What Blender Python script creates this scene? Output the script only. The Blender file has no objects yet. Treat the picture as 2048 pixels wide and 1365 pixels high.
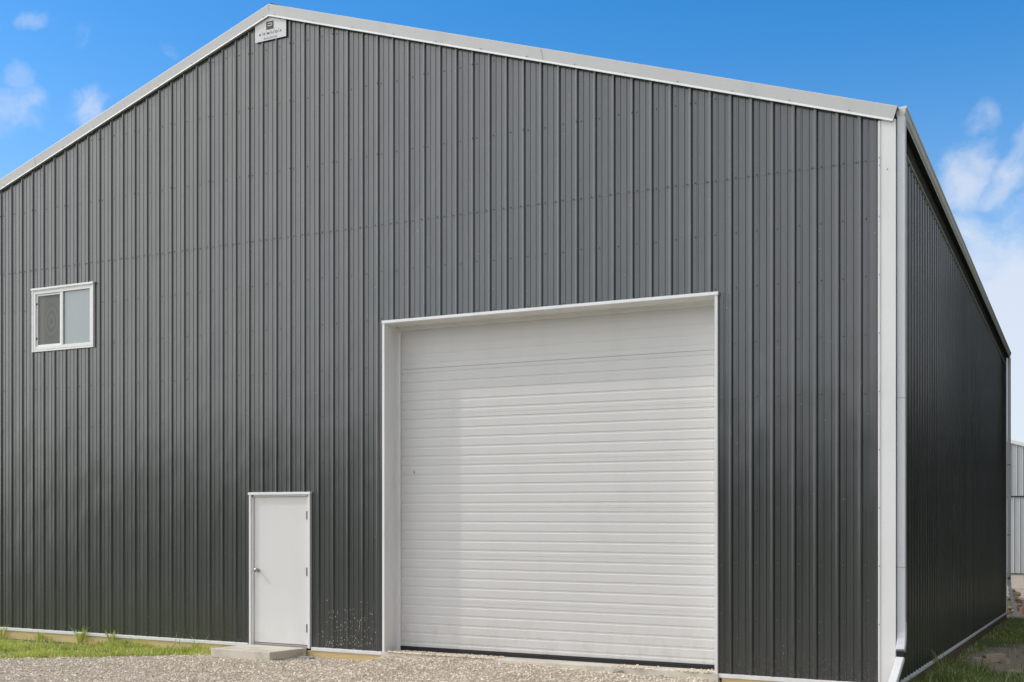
import bpy, math, random
from mathutils import Vector, Matrix, noise as mnoise
random.seed(7)
R = math.radians
scene = bpy.context.scene
COL = scene.collection

# site heights sheared slightly along x and y to fit both walls' perspective
KX, KY = -0.01027, -0.01226
def lift(x, y):
    return KX * x + KY * y
def W(p):
    return Vector((p[0], p[1], p[2] + lift(p[0], p[1])))

# ------------------------------------------------------------------ tags
def tag(o, label=None, cat=None, group=None, kind=None):
    if label: o['label'] = label
    if cat: o['category'] = cat
    if group: o['group'] = group
    if kind: o['kind'] = kind
    return o

def empty(name, loc, label, cat, group=None):
    o = bpy.data.objects.new(name, None)
    COL.objects.link(o)
    o.empty_display_size = .2
    o.location = W(loc)
    return tag(o, label, cat, group)

# ------------------------------------------------------------------ mesh builder
class MB:
    def __init__(self):
        self.v = []; self.f = []; self.m = []
    def add(self, vs, fs, mi=0):
        b = len(self.v)
        self.v += [tuple(p) for p in vs]
        self.f += [tuple(i + b for i in f) for f in fs]
        self.m += [mi] * len(fs)
        return self
    def box(self, x0, x1, y0, y1, z0, z1, mi=0):
        vs = [(x0,y0,z0),(x1,y0,z0),(x1,y1,z0),(x0,y1,z0),(x0,y0,z1),(x1,y0,z1),(x1,y1,z1),(x0,y1,z1)]
        fs = [(0,3,2,1),(4,5,6,7),(0,1,5,4),(1,2,6,5),(2,3,7,6),(3,0,4,7)]
        return self.add(vs, fs, mi)
    def quad(self, a, b, c, d, mi=0):
        return self.add([a,b,c,d], [(0,1,2,3)], mi)
    def prism(self, poly, axis, a, b, mi=0):
        """poly in the plane across axis ('x': (y,z), 'y': (x,z), 'z': (x,y)), swept a..b"""
        n = len(poly)
        def P(q, t):
            if axis == 'x': return (t, q[0], q[1])
            if axis == 'y': return (q[0], t, q[1])
            return (q[0], q[1], t)
        vs = [P(q, a) for q in poly] + [P(q, b) for q in poly]
        fs = [tuple(range(n)), tuple(range(2*n-1, n-1, -1))]
        for i in range(n):
            j = (i+1) % n
            fs.append((i, i+n, j+n, j))
        return self.add(vs, fs, mi)
    def sweep(self, prof_fn, path, closed=True, caps=True, mi=0):
        """path: list of rings (each a list of points)"""
        rings = [prof_fn(p) for p in path]
        n = len(rings[0]); b = []
        vs = [q for r in rings for q in r]
        fs = []
        for k in range(len(rings)-1):
            for i in range(n if closed else n-1):
                j = (i+1) % n
                fs.append((k*n+i, k*n+j, (k+1)*n+j, (k+1)*n+i))
        if caps:
            fs.append(tuple(range(n-1, -1, -1)))
            fs.append(tuple((len(rings)-1)*n+i for i in range(n)))
        return self.add(vs, fs, mi)
    def build(self, name, mats, parent=None, origin=None, smooth=False, bevel=0, recalc=True):
        """verts are site coordinates; parent's root gives the origin"""
        root = parent
        while root is not None and root.parent is not None:
            root = root.parent
        if root is not None:
            org = Vector(root.location)
        else:
            org = W(origin) if origin is not None else Vector((0,0,0))
        me = bpy.data.meshes.new(name)
        me.from_pydata([tuple(W(p) - org) for p in self.v], [], self.f)
        if not isinstance(mats, (list, tuple)): mats = [mats]
        for m in mats: me.materials.append(m)
        if len(mats) > 1:
            me.polygons.foreach_set('material_index', self.m)
        if recalc:
            import bmesh
            bm = bmesh.new(); bm.from_mesh(me)
            bmesh.ops.recalc_face_normals(bm, faces=bm.faces)
            bm.to_mesh(me); bm.free()
        if smooth:
            me.polygons.foreach_set('use_smooth', [True]*len(me.polygons))
        me.update()
        o = bpy.data.objects.new(name, me)
        COL.objects.link(o)
        if parent is not None: o.parent = parent
        else: o.location = org
        if bevel:
            md = o.modifiers.new('bevel', 'BEVEL'); md.width = bevel; md.segments = 2
            md.limit_method = 'ANGLE'; md.angle_limit = R(40)
        return o

# ------------------------------------------------------------------ materials
class NT:
    def __init__(self, mat):
        self.t = mat.node_tree; self.n = self.t.nodes; self.l = self.t.links
    def new(self, typ, **kw):
        nd = self.n.new(typ)
        for k, v in kw.items():
            if k == 'inp':
                for kk, vv in v.items():
                    if hasattr(vv, 'is_output'): self.l.new(vv, nd.inputs[kk])
                    else: nd.inputs[kk].default_value = vv
            else: setattr(nd, k, v)
        return nd
    def math(self, op, a, b=None, c=None, clamp=False):
        nd = self.n.new('ShaderNodeMath'); nd.operation = op; nd.use_clamp = clamp
        for i, x in enumerate((a, b, c)):
            if x is None: continue
            if hasattr(x, 'is_output'): self.l.new(x, nd.inputs[i])
            else: nd.inputs[i].default_value = x
        return nd.outputs[0]
    def mix(self, f, a, b, mode='MIX'):
        nd = self.n.new('ShaderNodeMix'); nd.data_type = 'RGBA'; nd.blend_type = mode
        for i, x in ((0, f), (6, a), (7, b)):
            if hasattr(x, 'is_output'): self.l.new(x, nd.inputs[i])
            elif i == 0: nd.inputs[i].default_value = x
            else: nd.inputs[i].default_value = (*x, 1) if len(x) == 3 else x
        return nd.outputs[2]
    def noise(self, vec, scale, detail=4, rough=.5, out='Fac'):
        nd = self.new('ShaderNodeTexNoise', inp={'Vector': vec, 'Scale': scale, 'Detail': detail, 'Roughness': rough})
        return nd.outputs[out]
    def mapping(self, vec, scale=(1,1,1), loc=(0,0,0)):
        nd = self.new('ShaderNodeMapping', inp={'Vector': vec, 'Scale': scale, 'Location': loc})
        return nd.outputs[0]
    def ramp(self, f, lo, hi):
        nd = self.n.new('ShaderNodeMapRange'); nd.clamp = True; nd.interpolation_type = 'SMOOTHSTEP'
        self.l.new(f, nd.inputs[0]); nd.inputs[1].default_value = lo; nd.inputs[2].default_value = hi
        return nd.outputs[0]
    def bump(self, h, strength, dist):
        nd = self.new('ShaderNodeBump', inp={'Height': h, 'Strength': strength, 'Distance': dist})
        return nd.outputs[0]

def base_mat(name, color=(.5,.5,.5), rough=.5, metal=0., **kw):
    m = bpy.data.materials.new(name); m.use_nodes = True
    b = m.node_tree.nodes['Principled BSDF']
    b.inputs['Base Color'].default_value = (*color, 1)
    b.inputs['Roughness'].default_value = rough
    b.inputs['Metallic'].default_value = metal
    for k, v in kw.items(): b.inputs[k.replace('_', ' ')].default_value = v
    return m, b

def geo_pos(t):
    return t.new('ShaderNodeNewGeometry').outputs['Position']

def paint_white(name, col, rough=.42, dirt=.10):
    m, b = base_mat(name, col, rough)
    t = NT(m); p = geo_pos(t)
    n1 = t.noise(t.mapping(p, (1,1,.25)), 3., 5, .6)
    n2 = t.noise(p, 60., 3, .6)
    dcol = tuple(c*(1-dirt*2.2) for c in col)
    f = t.math('MULTIPLY', t.ramp(n1, .45, .8), .55)
    c = t.mix(f, col, dcol)
    c = t.mix(t.math('MULTIPLY', t.ramp(n2, .66, .74), .25), c, (.35,.33,.30))
    t.l.new(c, b.inputs['Base Color'])
    t.l.new(t.bump(t.noise(p, 1.6, 2), .25, .01), b.inputs['Normal'])
    return m

def wall_mat(name, along, phase, splash=False, col=(.020,.026,.0245), coat=1.):
    """charcoal painted ribbed steel; 'along' = index of the horizontal axis"""
    m, b = base_mat(name, col, .38)
    t = NT(m); p = geo_pos(t)
    sep = t.new('ShaderNodeSeparateXYZ', inp={0: p})
    h = sep.outputs[along]; z = sep.outputs[2]
    sheet = t.math('FLOOR', t.math('DIVIDE', t.math('ADD', h, phase), .9144))
    wn = t.new('ShaderNodeTexWhiteNoise', noise_dimensions='1D', inp={'W': sheet}).outputs[0]
    st = (1.,1.,.05)
    streak = t.noise(t.mapping(p, st), 14., 4, .6)
    cloudy = t.noise(t.mapping(p, (1,1,.5)), 1.2, 4, .55)
    v = t.math('ADD', t.math('MULTIPLY', wn, .30), t.math('MULTIPLY', streak, .30))
    v = t.math('ADD', v, t.math('MULTIPLY', cloudy, .30))
    v = t.math('ADD', v, .56)
    cc = t.new('ShaderNodeVectorMath', operation='SCALE', inp={0: col, 'Scale': v}).outputs[0]
    # chalky dust runs
    dust = t.noise(t.mapping(p, (1,1,.12)), 9., 6, .7)
    c = t.mix(t.math('MULTIPLY', t.ramp(dust, .60, .80), .22), cc, (.26,.26,.25))
    # dried specks
    vo = t.new('ShaderNodeTexVoronoi', inp={'Vector': t.mapping(p, (1,1,.7)), 'Scale': 16., 'Randomness': 1.})
    pick = t.math('GREATER_THAN', t.new('ShaderNodeSeparateColor', inp={0: vo.outputs['Color']}).outputs[0], .93)
    spot = t.math('MULTIPLY', t.math('LESS_THAN', vo.outputs['Distance'], .085), pick)
    c = t.mix(t.math('MULTIPLY', spot, .35), c, (.4,.4,.38))
    if splash:
        vo2 = t.new('ShaderNodeTexVoronoi', inp={'Vector': t.mapping(p, (1,1,.55)), 'Scale': 60., 'Randomness': 1.})
        r2 = t.new('ShaderNodeSeparateColor', inp={0: vo2.outputs['Color']}).outputs[0]
        gx = t.math('MULTIPLY', t.ramp(h, -7.25, -6.95), t.math('SUBTRACT', 1., t.ramp(h, -6.50, -6.20)))
        low = t.math('SUBTRACT', 1., t.ramp(z, -.05, .90))
        dens = t.math('MULTIPLY', gx, low)
        pk = t.math('GREATER_THAN', t.math('MULTIPLY', dens, 1.15), r2)
        sz = t.math('MULTIPLY', t.math('POWER', t.new('ShaderNodeSeparateColor', inp={0: vo2.outputs['Color']}).outputs[1], 1.6), .34)
        s2 = t.math('MULTIPLY', t.math('LESS_THAN', vo2.outputs['Distance'], sz), pk)
        c = t.mix(t.math('MULTIPLY', s2, .7), c, (.62,.62,.58))
        # general mud mist along the foot of the wall
        mist = t.math('MULTIPLY', t.math('SUBTRACT', 1., t.ramp(z, .05, .42)), t.ramp(t.noise(p, 30., 4, .7), .5, .72))
        c = t.mix(t.math('MULTIPLY', mist, .18), c, (.40,.38,.34))
    t.l.new(c, b.inputs['Base Color'])
    rr = t.math('ADD', t.math('MULTIPLY', t.noise(p, 5., 4), .18), .30)
    t.l.new(rr, b.inputs['Roughness'])
    b.inputs['Coat Weight'].default_value = coat
    b.inputs['Coat Roughness'].default_value = .15
    b.inputs['Coat IOR'].default_value = 1.70
    cr = t.math('ADD', t.math('MULTIPLY', t.noise(t.mapping(p, (1,1,.08)), 7., 4, .6), .20), .11)
    t.l.new(cr, b.inputs['Coat Roughness'])
    wav = t.noise(t.mapping(p, (1.,1.,.45)), 2.6, 2, .4)
    nb = t.bump(wav, .8, .014)
    t.l.new(nb, b.inputs['Normal']); t.l.new(nb, b.inputs['Coat Normal'])
    return m

def concrete_mat(name, col, stain=(.22,.20,.17)):
    m, b = base_mat(name, col, .9)
    t = NT(m); p = geo_pos(t)
    n1 = t.noise(p, 3.5, 6, .65); n2 = t.noise(p, 45., 4, .7)
    c = t.mix(t.math('MULTIPLY', t.ramp(n1, .45, .75), .7), col, stain)
    c = t.mix(t.math('MULTIPLY', t.ramp(n2, .55, .75), .35), c, (.62,.58,.52))
    t.l.new(c, b.inputs['Base Color'])
    t.l.new(t.bump(n2, .5, .006), b.inputs['Normal'])
    return m

def wood_mat(name, col, dark):
    m, b = base_mat(name, col, .8)
    t = NT(m); p = geo_pos(t)
    g = t.noise(t.mapping(p, (.6,.6,14)), 6., 6, .65)
    n = t.noise(p, 2.2, 4, .6)
    c = t.mix(t.math('MULTIPLY', t.ramp(g, .40, .70), .6), col, dark)
    c = t.mix(t.math('MULTIPLY', t.ramp(n, .45, .75), .6), c, (col[0]*.75, col[1]*.80, col[2]*.55))
    t.l.new(c, b.inputs['Base Color'])
    t.l.new(t.bump(g, .4, .004), b.inputs['Normal'])
    return m

def gravel_mat(name, scale=55.):
    m, b = base_mat(name, (.4,.37,.33), .95)
    t = NT(m); p = geo_pos(t)
    vo = t.new('ShaderNodeTexVoronoi', inp={'Vector': p, 'Scale': scale, 'Randomness': 1.})
    s = t.new('ShaderNodeSeparateColor', inp={0: vo.outputs['Color']})
    c = t.mix(s.outputs[0], (.36,.30,.235), (.72,.63,.52))
    c = t.mix(t.math('MULTIPLY', t.ramp(s.outputs[1], .75, .95), .7), c, (.22,.20,.19))
    big = t.noise(p, .9, 4, .6)
    c = t.mix(t.math('MULTIPLY', t.ramp(big, .45, .70), .35), c, (.30,.24,.18))
    edge = t.ramp(vo.outputs['Distance'], .35, .75)
    c = t.mix(t.math('MULTIPLY', edge, .5), c, (.22,.175,.13))
    t.l.new(c, b.inputs['Base Color'])
    hgt = t.math('SUBTRACT', 1., vo.outputs['Distance'])
    t.l.new(t.bump(hgt, .8, .012), b.inputs['Normal'])
    return m

def stone_mat(name, c1, c2, rough=.9, scale=9.):
    """each loose piece takes its own tone"""
    m, b = base_mat(name, c1, rough)
    t = NT(m); p = geo_pos(t)
    isl = t.new('ShaderNodeNewGeometry').outputs['Random Per Island']
    c = t.mix(isl, c1, c2)
    n = t.noise(p, scale, 5, .65)
    c = t.mix(t.math('MULTIPLY', t.ramp(n, .42, .66), .5), c, tuple(x*.55 for x in c1))
    t.l.new(c, b.inputs['Base Color'])
    t.l.new(t.bump(n, .6, .02), b.inputs['Normal'])
    return m

def grass_mat(name, c1, c2, c3):
    m, b = base_mat(name, c1, .55)
    t = NT(m)
    isl = t.new('ShaderNodeNewGeometry').outputs['Random Per Island']
    cl = t.ramp(t.noise(geo_pos(t), 2.3, 4, .6), .38, .66)
    c = t.mix(t.math('MULTIPLY', t.math('ADD', t.ramp(isl, 0., .8), cl), .5), c1, c2)
    c = t.mix(t.math('GREATER_THAN', isl, .86), c, c3)
    t.l.new(c, b.inputs['Base Color'])
    tr = t.new('ShaderNodeBsdfTranslucent'); t.l.new(c, tr.inputs[0])
    mx = t.new('ShaderNodeMixShader'); mx.inputs[0].default_value = .48
    out = t.n['Material Output']
    t.l.new(b.outputs[0], mx.inputs[1]); t.l.new(tr.outputs[0], mx.inputs[2]); t.l.new(mx.outputs[0], out.inputs[0])
    return m

def soil_mat():
    m, b = base_mat('soil', (.12,.10,.06), .95)
    t = NT(m); p = geo_pos(t)
    n1 = t.noise(p, 1.3, 5, .6); n2 = t.noise(p, 26., 5, .7)
    grassy = t.mix(t.ramp(n2, .35, .7), (.08,.10,.03), (.17,.19,.07))
    dirt = t.mix(t.ramp(n2, .3, .7), (.24,.18,.125), (.50,.41,.30))
    # a trodden bare patch in the side yard
    e = t.new('ShaderNodeVectorMath', operation='SUBTRACT', inp={0: p, 1: (.95, 5.9, 0)}).outputs[0]
    e = t.new('ShaderNodeVectorMath', operation='MULTIPLY', inp={0: e, 1: (1.25, .36, 0)}).outputs[0]
    ln = t.new('ShaderNodeVectorMath', operation='LENGTH', inp={0: e}).outputs[1]
    patch = t.math('SUBTRACT', 1., t.ramp(t.math('ADD', ln, t.math('MULTIPLY', n1, .8)), 1.15, 1.5))
    c = t.mix(t.math('MAXIMUM', t.ramp(n1, .48, .60), patch), grassy, dirt)
    t.l.new(c, b.inputs['Base Color'])
    t.l.new(t.bump(n2, .7, .03), b.inputs['Normal'])
    return m

M = {}
M['wall'] = wall_mat('charcoal_ribbed_steel', 0, 20.12, splash=True)
M['side'] = wall_mat('charcoal_ribbed_steel_side', 1, 10.0)
M['trim'] = paint_white('white_trim_steel', (.84,.845,.85))
M['rake'] = paint_white('light_grey_trim_steel', (.60,.60,.60), .45, .06)
M['spout'] = paint_white('downspout_steel', (.62,.645,.68), .35, .06)
M['gutter'] = paint_white('gutter_steel', (.76,.76,.74), .35)
M['door'] = paint_white('white_door_steel', (.76,.755,.745), .5, .03)
def grime(m, z0, z1, amt):
    t = NT(m); b = t.n['Principled BSDF']; p = geo_pos(t)
    src = b.inputs['Base Color'].links[0].from_socket
    z = t.new('ShaderNodeSeparateXYZ', inp={0: p}).outputs[2]
    low = t.math('SUBTRACT', 1., t.ramp(z, z0, z1))
    n = t.ramp(t.noise(t.mapping(p, (1,1,.45)), 7., 7, .7), .42, .72)
    sc = t.ramp(t.noise(t.mapping(p, (.35,1,2.2)), 5., 6, .75), .66, .74)
    c = t.mix(t.math('MULTIPLY', t.math('MULTIPLY', low, n), amt), src, (.34,.29,.23))
    c = t.mix(t.math('MULTIPLY', sc, .22), c, (.36,.35,.34))
    t.l.new(c, b.inputs['Base Color'])
    return m
M['overhead'] = paint_white('overhead_door_steel', (.67,.665,.655), .5, .04)
M['vinyl'] = paint_white('white_vinyl', (.88,.88,.88), .3, .02)
M['rubber'] = base_mat('black_rubber', (.012,.012,.013), .6)[0]
M['steel'] = base_mat('brushed_steel', (.45,.43,.40), .3, 1.)[0]
M['hinge'] = base_mat('hinge_grey', (.32,.32,.31), .45, .6)[0]
M['dark'] = base_mat('dark_void', (.010,.010,.011), .7)[0]
M['dark_trim_shade'] = base_mat('dark_trim_and_eave_shade', (.045,.046,.042), .9, Specular_IOR_Level=.1)[0]  # dark trim colour, also carrying the painted shade under the eave
M['screw'] = base_mat('charcoal_screw', (.075,.08,.08), .35, .2)[0]
M['wscrew'] = base_mat('white_screw', (.5,.5,.5), .4, .2)[0]
M['zinc'] = base_mat('zinc_screw', (.45,.46,.48), .35, .8)[0]
M['conc'] = concrete_mat('concrete', (.70,.645,.55), (.34,.31,.25))
M['conc2'] = concrete_mat('concrete_dark_edge', (.33,.32,.28), (.15,.14,.12))
M['found'] = concrete_mat('foundation', (.62,.57,.51), (.50,.45,.40))
M['wood'] = wood_mat('treated_lumber', (.74,.58,.30), (.45,.32,.14))
M['wood2'] = wood_mat('treated_lumber_shaded', (.16,.12,.075), (.08,.06,.04))  # side boards carry their shade in this darker colour
M['gravel'] = gravel_mat('gravel')
M['lot'] = gravel_mat('gravel_lot', 30.)
M['pebble'] = stone_mat('crushed_stone', (.58,.48,.37), (.99,.88,.73))
M['rock'] = stone_mat('field_rock', (.30,.20,.11), (.86,.70,.48))
M['brick'] = stone_mat('pale_brick', (.52,.43,.33), (.62,.50,.40), scale=30)
M['brick2'] = stone_mat('pink_block', (.66,.40,.30), (.70,.45,.34), scale=20)
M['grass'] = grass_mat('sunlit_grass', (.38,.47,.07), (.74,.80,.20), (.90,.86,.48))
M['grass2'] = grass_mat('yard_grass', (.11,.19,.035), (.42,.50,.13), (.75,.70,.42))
M['soil'] = soil_mat()
M['leaf'] = grass_mat('unseen_tree_leaf', (.016,.034,.010), (.035,.060,.017), (.06,.075,.025))
M['bwall'] = paint_white('pale_ribbed_steel', (.46,.49,.50), .45, .05)
M['broof'] = paint_white('pale_roof_steel', (.62,.62,.60), .45, .05)
M['roof'] = paint_white('roof_steel', (.55,.55,.55), .45, .05)
M['board'] = paint_white('sign_board', (.72,.72,.74), .45, .02)
M['ink'] = base_mat('sign_ink', (.075,.07,.07), .5)[0]
M['ink2'] = base_mat('sign_pale_ink', (.26,.26,.27), .5)[0]
M['emblem'] = base_mat('emblem_brown', (.045,.036,.034), .5)[0]
M['emblem_red'] = base_mat('emblem_red_brown', (.12,.035,.03), .5)[0]
M['emblem_white'] = base_mat('emblem_white', (.70,.68,.68), .5)[0]

grime(M['overhead'], -.05, .8, .28); grime(M['door'], -.05, .6, .16); grime(M['trim'], -.1, .20, .22)
# window glass: pale blind tone, with the sky's grey-blue reflection painted into it
def glass_mat():
    m, b = base_mat('window_glass', (.24,.29,.32), .05)
    t = NT(m); p = geo_pos(t)
    n = t.noise(p, 1.5, 3, .5)
    c = t.mix(n, (.22,.275,.31), (.29,.335,.36))
    t.l.new(c, b.inputs['Base Color'])
    b.inputs['Coat Weight'].default_value = 1.; b.inputs['Coat Roughness'].default_value = .02
    t.l.new(t.bump(t.noise(p, 1.1, 1), .12, .01), b.inputs['Coat Normal'])
    return m
M['glass'] = glass_mat()
def screen_mat():
    m, b = base_mat('insect_screen', (.16,.16,.15), .7)
    t = NT(m)
    g = t.new('ShaderNodeTexCoord').outputs['Generated']
    v = t.new('ShaderNodeVectorMath', operation='SUBTRACT', inp={0: g, 1: (.60,.5,.47)}).outputs[0]
    v = t.new('ShaderNodeVectorMath', operation='MULTIPLY', inp={0: v, 1: (1.05,0,1.)}).outputs[0]
    ln = t.new('ShaderNodeVectorMath', operation='LENGTH', inp={0: v}).outputs[1]
    w = t.math('SINE', t.math('MULTIPLY', ln, 42.))
    w = t.math('MULTIPLY', t.math('MULTIPLY', w, .36), t.math('SUBTRACT', 1., t.ramp(ln, .2, .5)))
    f = t.math('ADD', .5, w)
    sx = t.new('ShaderNodeSeparateXYZ', inp={0: g}).outputs[0]
    c = t.mix(f, (.20,.195,.175), (.105,.125,.128))
    c = t.mix(t.math('MULTIPLY', t.ramp(sx, .42, .12), .5), c, (.26,.24,.21))
    t.l.new(c, b.inputs['Base Color'])
    return m
M['screen'] = screen_mat()

# ------------------------------------------------------------------ ribbed sheet
PITCH = .2286
RIB0 = -57.5 * PITCH + .012              # centre of the left-most rib, x
def rib_profile(h0, h1, phase, amp=.021, minor=.0055):
    """points (h, out) from h0 to h1 for ribs centred at phase + k*PITCH"""
    pts = []
    k0 = math.floor((h0 - phase) / PITCH) - 1
    k1 = math.ceil((h1 - phase) / PITCH) + 1
    for k in range(k0, k1):
        c = phase + k * PITCH
        pts += [(c-.0270,0),(c-.0230,amp*.10),(c-.0125,amp*.84),(c-.0050,amp),(c+.0095,amp),(c+.0230,amp*.10),(c+.0270,0)]
        for q in (.0762, .1524):
            pts += [(c+q-.0120,0),(c+q-.0065,minor),(c+q+.0065,minor),(c+q+.0120,0)]
    pts = [p for p in pts if h0 < p[0] < h1]
    def val(h):
        d = ((h - phase + PITCH/2) % PITCH) - PITCH/2
        a = abs(d)
        return amp if a < .0095 else (amp*(.027-a)/.0175 if a < .027 else 0)
    return [(h0, val(h0))] + pts + [(h1, val(h1))]

def ribbed(mb, h0, h1, phase, zlo, zhi, holes=(), place=None, off=0., amp=.021, lip=True):
    """place(h, out, z) -> point. zlo number, zhi function of h. holes: (h0,h1,z0,z1)"""
    prof = rib_profile(h0, h1, phase, amp)
    cuts = sorted({q for hl in holes for q in hl[:2] if h0 < q < h1})
    out = []
    for (a, b) in zip(prof, prof[1:]):
        out.append(a)
        for c in cuts:
            if a[0] + 1e-6 < c < b[0] - 1e-6:
                f = (c - a[0]) / (b[0] - a[0]); out.append((c, a[1] + f*(b[1]-a[1])))
    out.append(prof[-1])
    for (a, b) in zip(out, out[1:]):
        mid = (a[0] + b[0]) / 2
        spans = [(zlo, None)]
        for hl in holes:
            if hl[0] < mid < hl[1]:
                new = []
                for (s, e) in spans:
                    top = zhi(mid) if e is None else e
                    if hl[3] <= s or hl[2] >= top: new.append((s, e)); continue
                    if hl[2] > s + 1e-4: new.append((s, hl[2]))
                    if hl[3] < top: new.append((hl[3], e))
                spans = new
        for (s, e) in spans:
            za, zb = (zhi(a[0]), zhi(b[0])) if e is None else (e, e)
            if max(za, zb) - s < 1e-3: continue
            mb.quad(place(a[0], a[1]+off, s), place(b[0], b[1]+off, s), place(b[0], b[1]+off, zb), place(a[0], a[1]+off, za))
            if lip and off and s == zlo:      # turned edge of an overlapping sheet
                mb.quad(place(a[0], a[1], s), place(b[0], b[1], s), place(b[0], b[1]+off, s), place(a[0], a[1]+off, s))

# ------------------------------------------------------------------ main building dimensions
APX, ZAP, ZEV = -7.972, 8.46, 5.86       # ridge position, ridge height, eave height at x=0
WID = -2 * 7.972
LEN = 16.40
SLOPE = (ZAP - ZEV) / 7.972
def roof_z(x):
    return ZAP - SLOPE * abs(x - APX)
ZSEAM = 5.385
BD = (-6.165, -1.865, -.02, 4.145)       # overhead door opening
MD = (-8.285, -7.335, -.02, 1.995)       # walk door opening
WN = (-12.415, -11.205, 4.19, 5.07)      # window opening

bld = empty('metal_building', (APX, LEN/2, -.05),
            'large charcoal ribbed steel building with gabled front, white trim and a white overhead door', 'building')

front_place = lambda h, o, z: (h, -o, z)
holes = [BD, MD, WN]
mb = MB()
ribbed(mb, WID+.02, -.015, RIB0, .0, lambda h: min(ZSEAM+.04, roof_z(h)), holes, front_place)
ribbed(mb, WID+.02, -.015, RIB0, ZSEAM, lambda h: roof_z(h), holes, front_place, off=.0022)
w_front = mb.build('wall', M['wall'], bld, recalc=False)
tag(w_front, label='gabled charcoal front wall with lapped ribbed sheets and rows of screws')
# side wall: faces +x
mb = MB()
ribbed(mb, .015, LEN-.015, .10, .0, lambda h: ZEV-.02, (), lambda h, o, z: (o, h, z))
w_side = mb.build('wall', M['side'], bld, recalc=False)
tag(w_side, label='long charcoal side wall in shade under the gutter')
mb = MB()
ribbed(mb, .015, LEN-.015, .10, .0, lambda h: ZEV-.02, (), lambda h, o, z: (WID-o, h, z))
mb.build('wall', M['side'], bld, recalc=False)
mb = MB()
ribbed(mb, WID+.02, -.015, RIB0, .0, lambda h: roof_z(h), (), lambda h, o, z: (h, LEN+o, z))
mb.build('wall', M['side'], bld, recalc=False)
# dark inner shell so nothing glows through openings
mb = MB()
mb.quad((WID+.05,.42,-.1),(-.05,.42,-.1),(-.05,.42,5.7),(WID+.05,.42,5.7))
mb.build('light_block', M['dark'], bld, recalc=False)

# roof: two ribbed slopes
mb = MB()
for sgn in (-1, 1):
    xe = APX + sgn * 7.972 + sgn * .05
    ribs = []
    y = -.03
    n = int((LEN + .06) / PITCH)
    pts = rib_profile(-.03, LEN+.03, .05)
    for a, b in zip(pts, pts[1:]):
        za, ze = ZAP + .045, roof_z(xe) + .045
        mb.quad((APX, a[0], za + a[1]), (APX, b[0], za + b[1]), (xe, b[0], ze + b[1]), (xe, a[0], ze + a[1]))
mb.build('roof', M['roof'], bld, recalc=False)
# ridge cap
mb = MB()
for sgn in (-1, 1):
    x1 = APX + sgn*.22
    mb.quad((APX,-.02,ZAP+.085),(APX,LEN+.02,ZAP+.085),(x1,LEN+.02,roof_z(x1)+.07),(x1,-.02,roof_z(x1)+.07))
mb.build('ridge_cap', M['rake'], bld, recalc=False)

# rake trim along both slopes of the front (section in y,z measured from roof_z)
def rake(mb, y_out, sgn, xa, xb, face_mat=0, lip_mat=1):
    # profile from the top back edge, over the top, down the face, kick lip, back in
    prof = [(.16, .062), (y_out, .058), (y_out-.004, .050), (y_out+.002, -.082), (y_out-.012, -.104), (y_out-.012, -.109), (y_out+.006, -.109), (-.004, -.098)]
    if y_out > 1:
        prof = [(LEN-.16, .062), (y_out, .058), (y_out+.004, .050), (y_out-.002, -.082), (y_out+.012, -.104), (y_out+.012, -.109), (y_out-.006, -.109), (LEN+.004, -.098)]
    for i in range(len(prof)-1):
        (ya, za), (yb, zb) = prof[i], prof[i+1]
        def P(x, yy, dz):
            # end cut square to the slope
            xx = x
            if x == xb: xx = x + sgn * dz * SLOPE * .9
            return (xx, yy, roof_z(xx) + dz)
        mb.quad(P(xa,ya,za), P(xb,ya,za), P(xb,yb,zb), P(xa,yb,zb), lip_mat if i in (3,4) else face_mat)
for y_out in (-.046, LEN+.046):
    for sgn in (-1, 1):
        xe = APX + sgn * (7.972 + .028)
        # two lengths with a lap
        xm = APX + sgn * 4.0
        mb = MB(); rake(mb, y_out, sgn, APX, xe)
        o = mb.build('rake_trim', [M['rake'], M['trim']], bld, recalc=False)
        if y_out < 0:
            s = MB()
            for d in ([4.0] if sgn > 0 else [4.4]):
                xx = APX + sgn * d
                s.add([(xx-.004, y_out-.0062, roof_z(xx)+.050),(xx+.004, y_out-.0062, roof_z(xx)+.050),
                       (xx+.030, y_out-.0012, roof_z(xx)-.080),(xx+.022, y_out-.0012, roof_z(xx)-.080)], [(0,1,2,3)])
            s.build('lap_joint', M['hinge'], o, recalc=False)
# joint line at the ridge
MB().add([(APX-.003, -.0525, ZAP+.045),(APX+.003, -.0525, ZAP+.045),(APX+.003,-.0505,ZAP-.03),(APX-.003,-.0505,ZAP-.03)], [(0,1,2,3)]).build('ridge_joint', M['hinge'], bld, recalc=False)

# corner trims (front right, back right, front left)
def corner(x0, x1, side, y_face, name='corner_trim'):
    mb = MB()
    lip = .026
    if side == 'fr':
        zt = roof_z(-.07) - .10
        # rounded lip standing proud beside the ribs, flat face, return along the side wall
        pr = [(x0, -.002), (x0, -.030), (x0+.006, -.036), (x0+.020, -.034), (x0+.026, -.026), (x1, -.026), (x1, .135), (x1-.02, .14)]
        for a, b in zip(pr, pr[1:]):
            mb.quad((a[0],a[1],-.045),(b[0],b[1],-.045),(b[0],b[1],zt),(a[0],a[1],zt))
    return mb
corner(-.149, .0235, 'fr', 0).build('corner_trim', M['trim'], bld, recalc=False)
mb = MB()
pr = [(.022, LEN-.14), (.030, LEN-.135), (.030, LEN+.026), (-.15, LEN+.026)]
for a, b in zip(pr, pr[1:]): mb.quad((a[0],a[1],-.045),(b[0],b[1],-.045),(b[0],b[1],ZEV-.02),(a[0],a[1],ZEV-.02))
mb.build('corner_trim', M['trim'], bld, recalc=False)
mb = MB()
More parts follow.
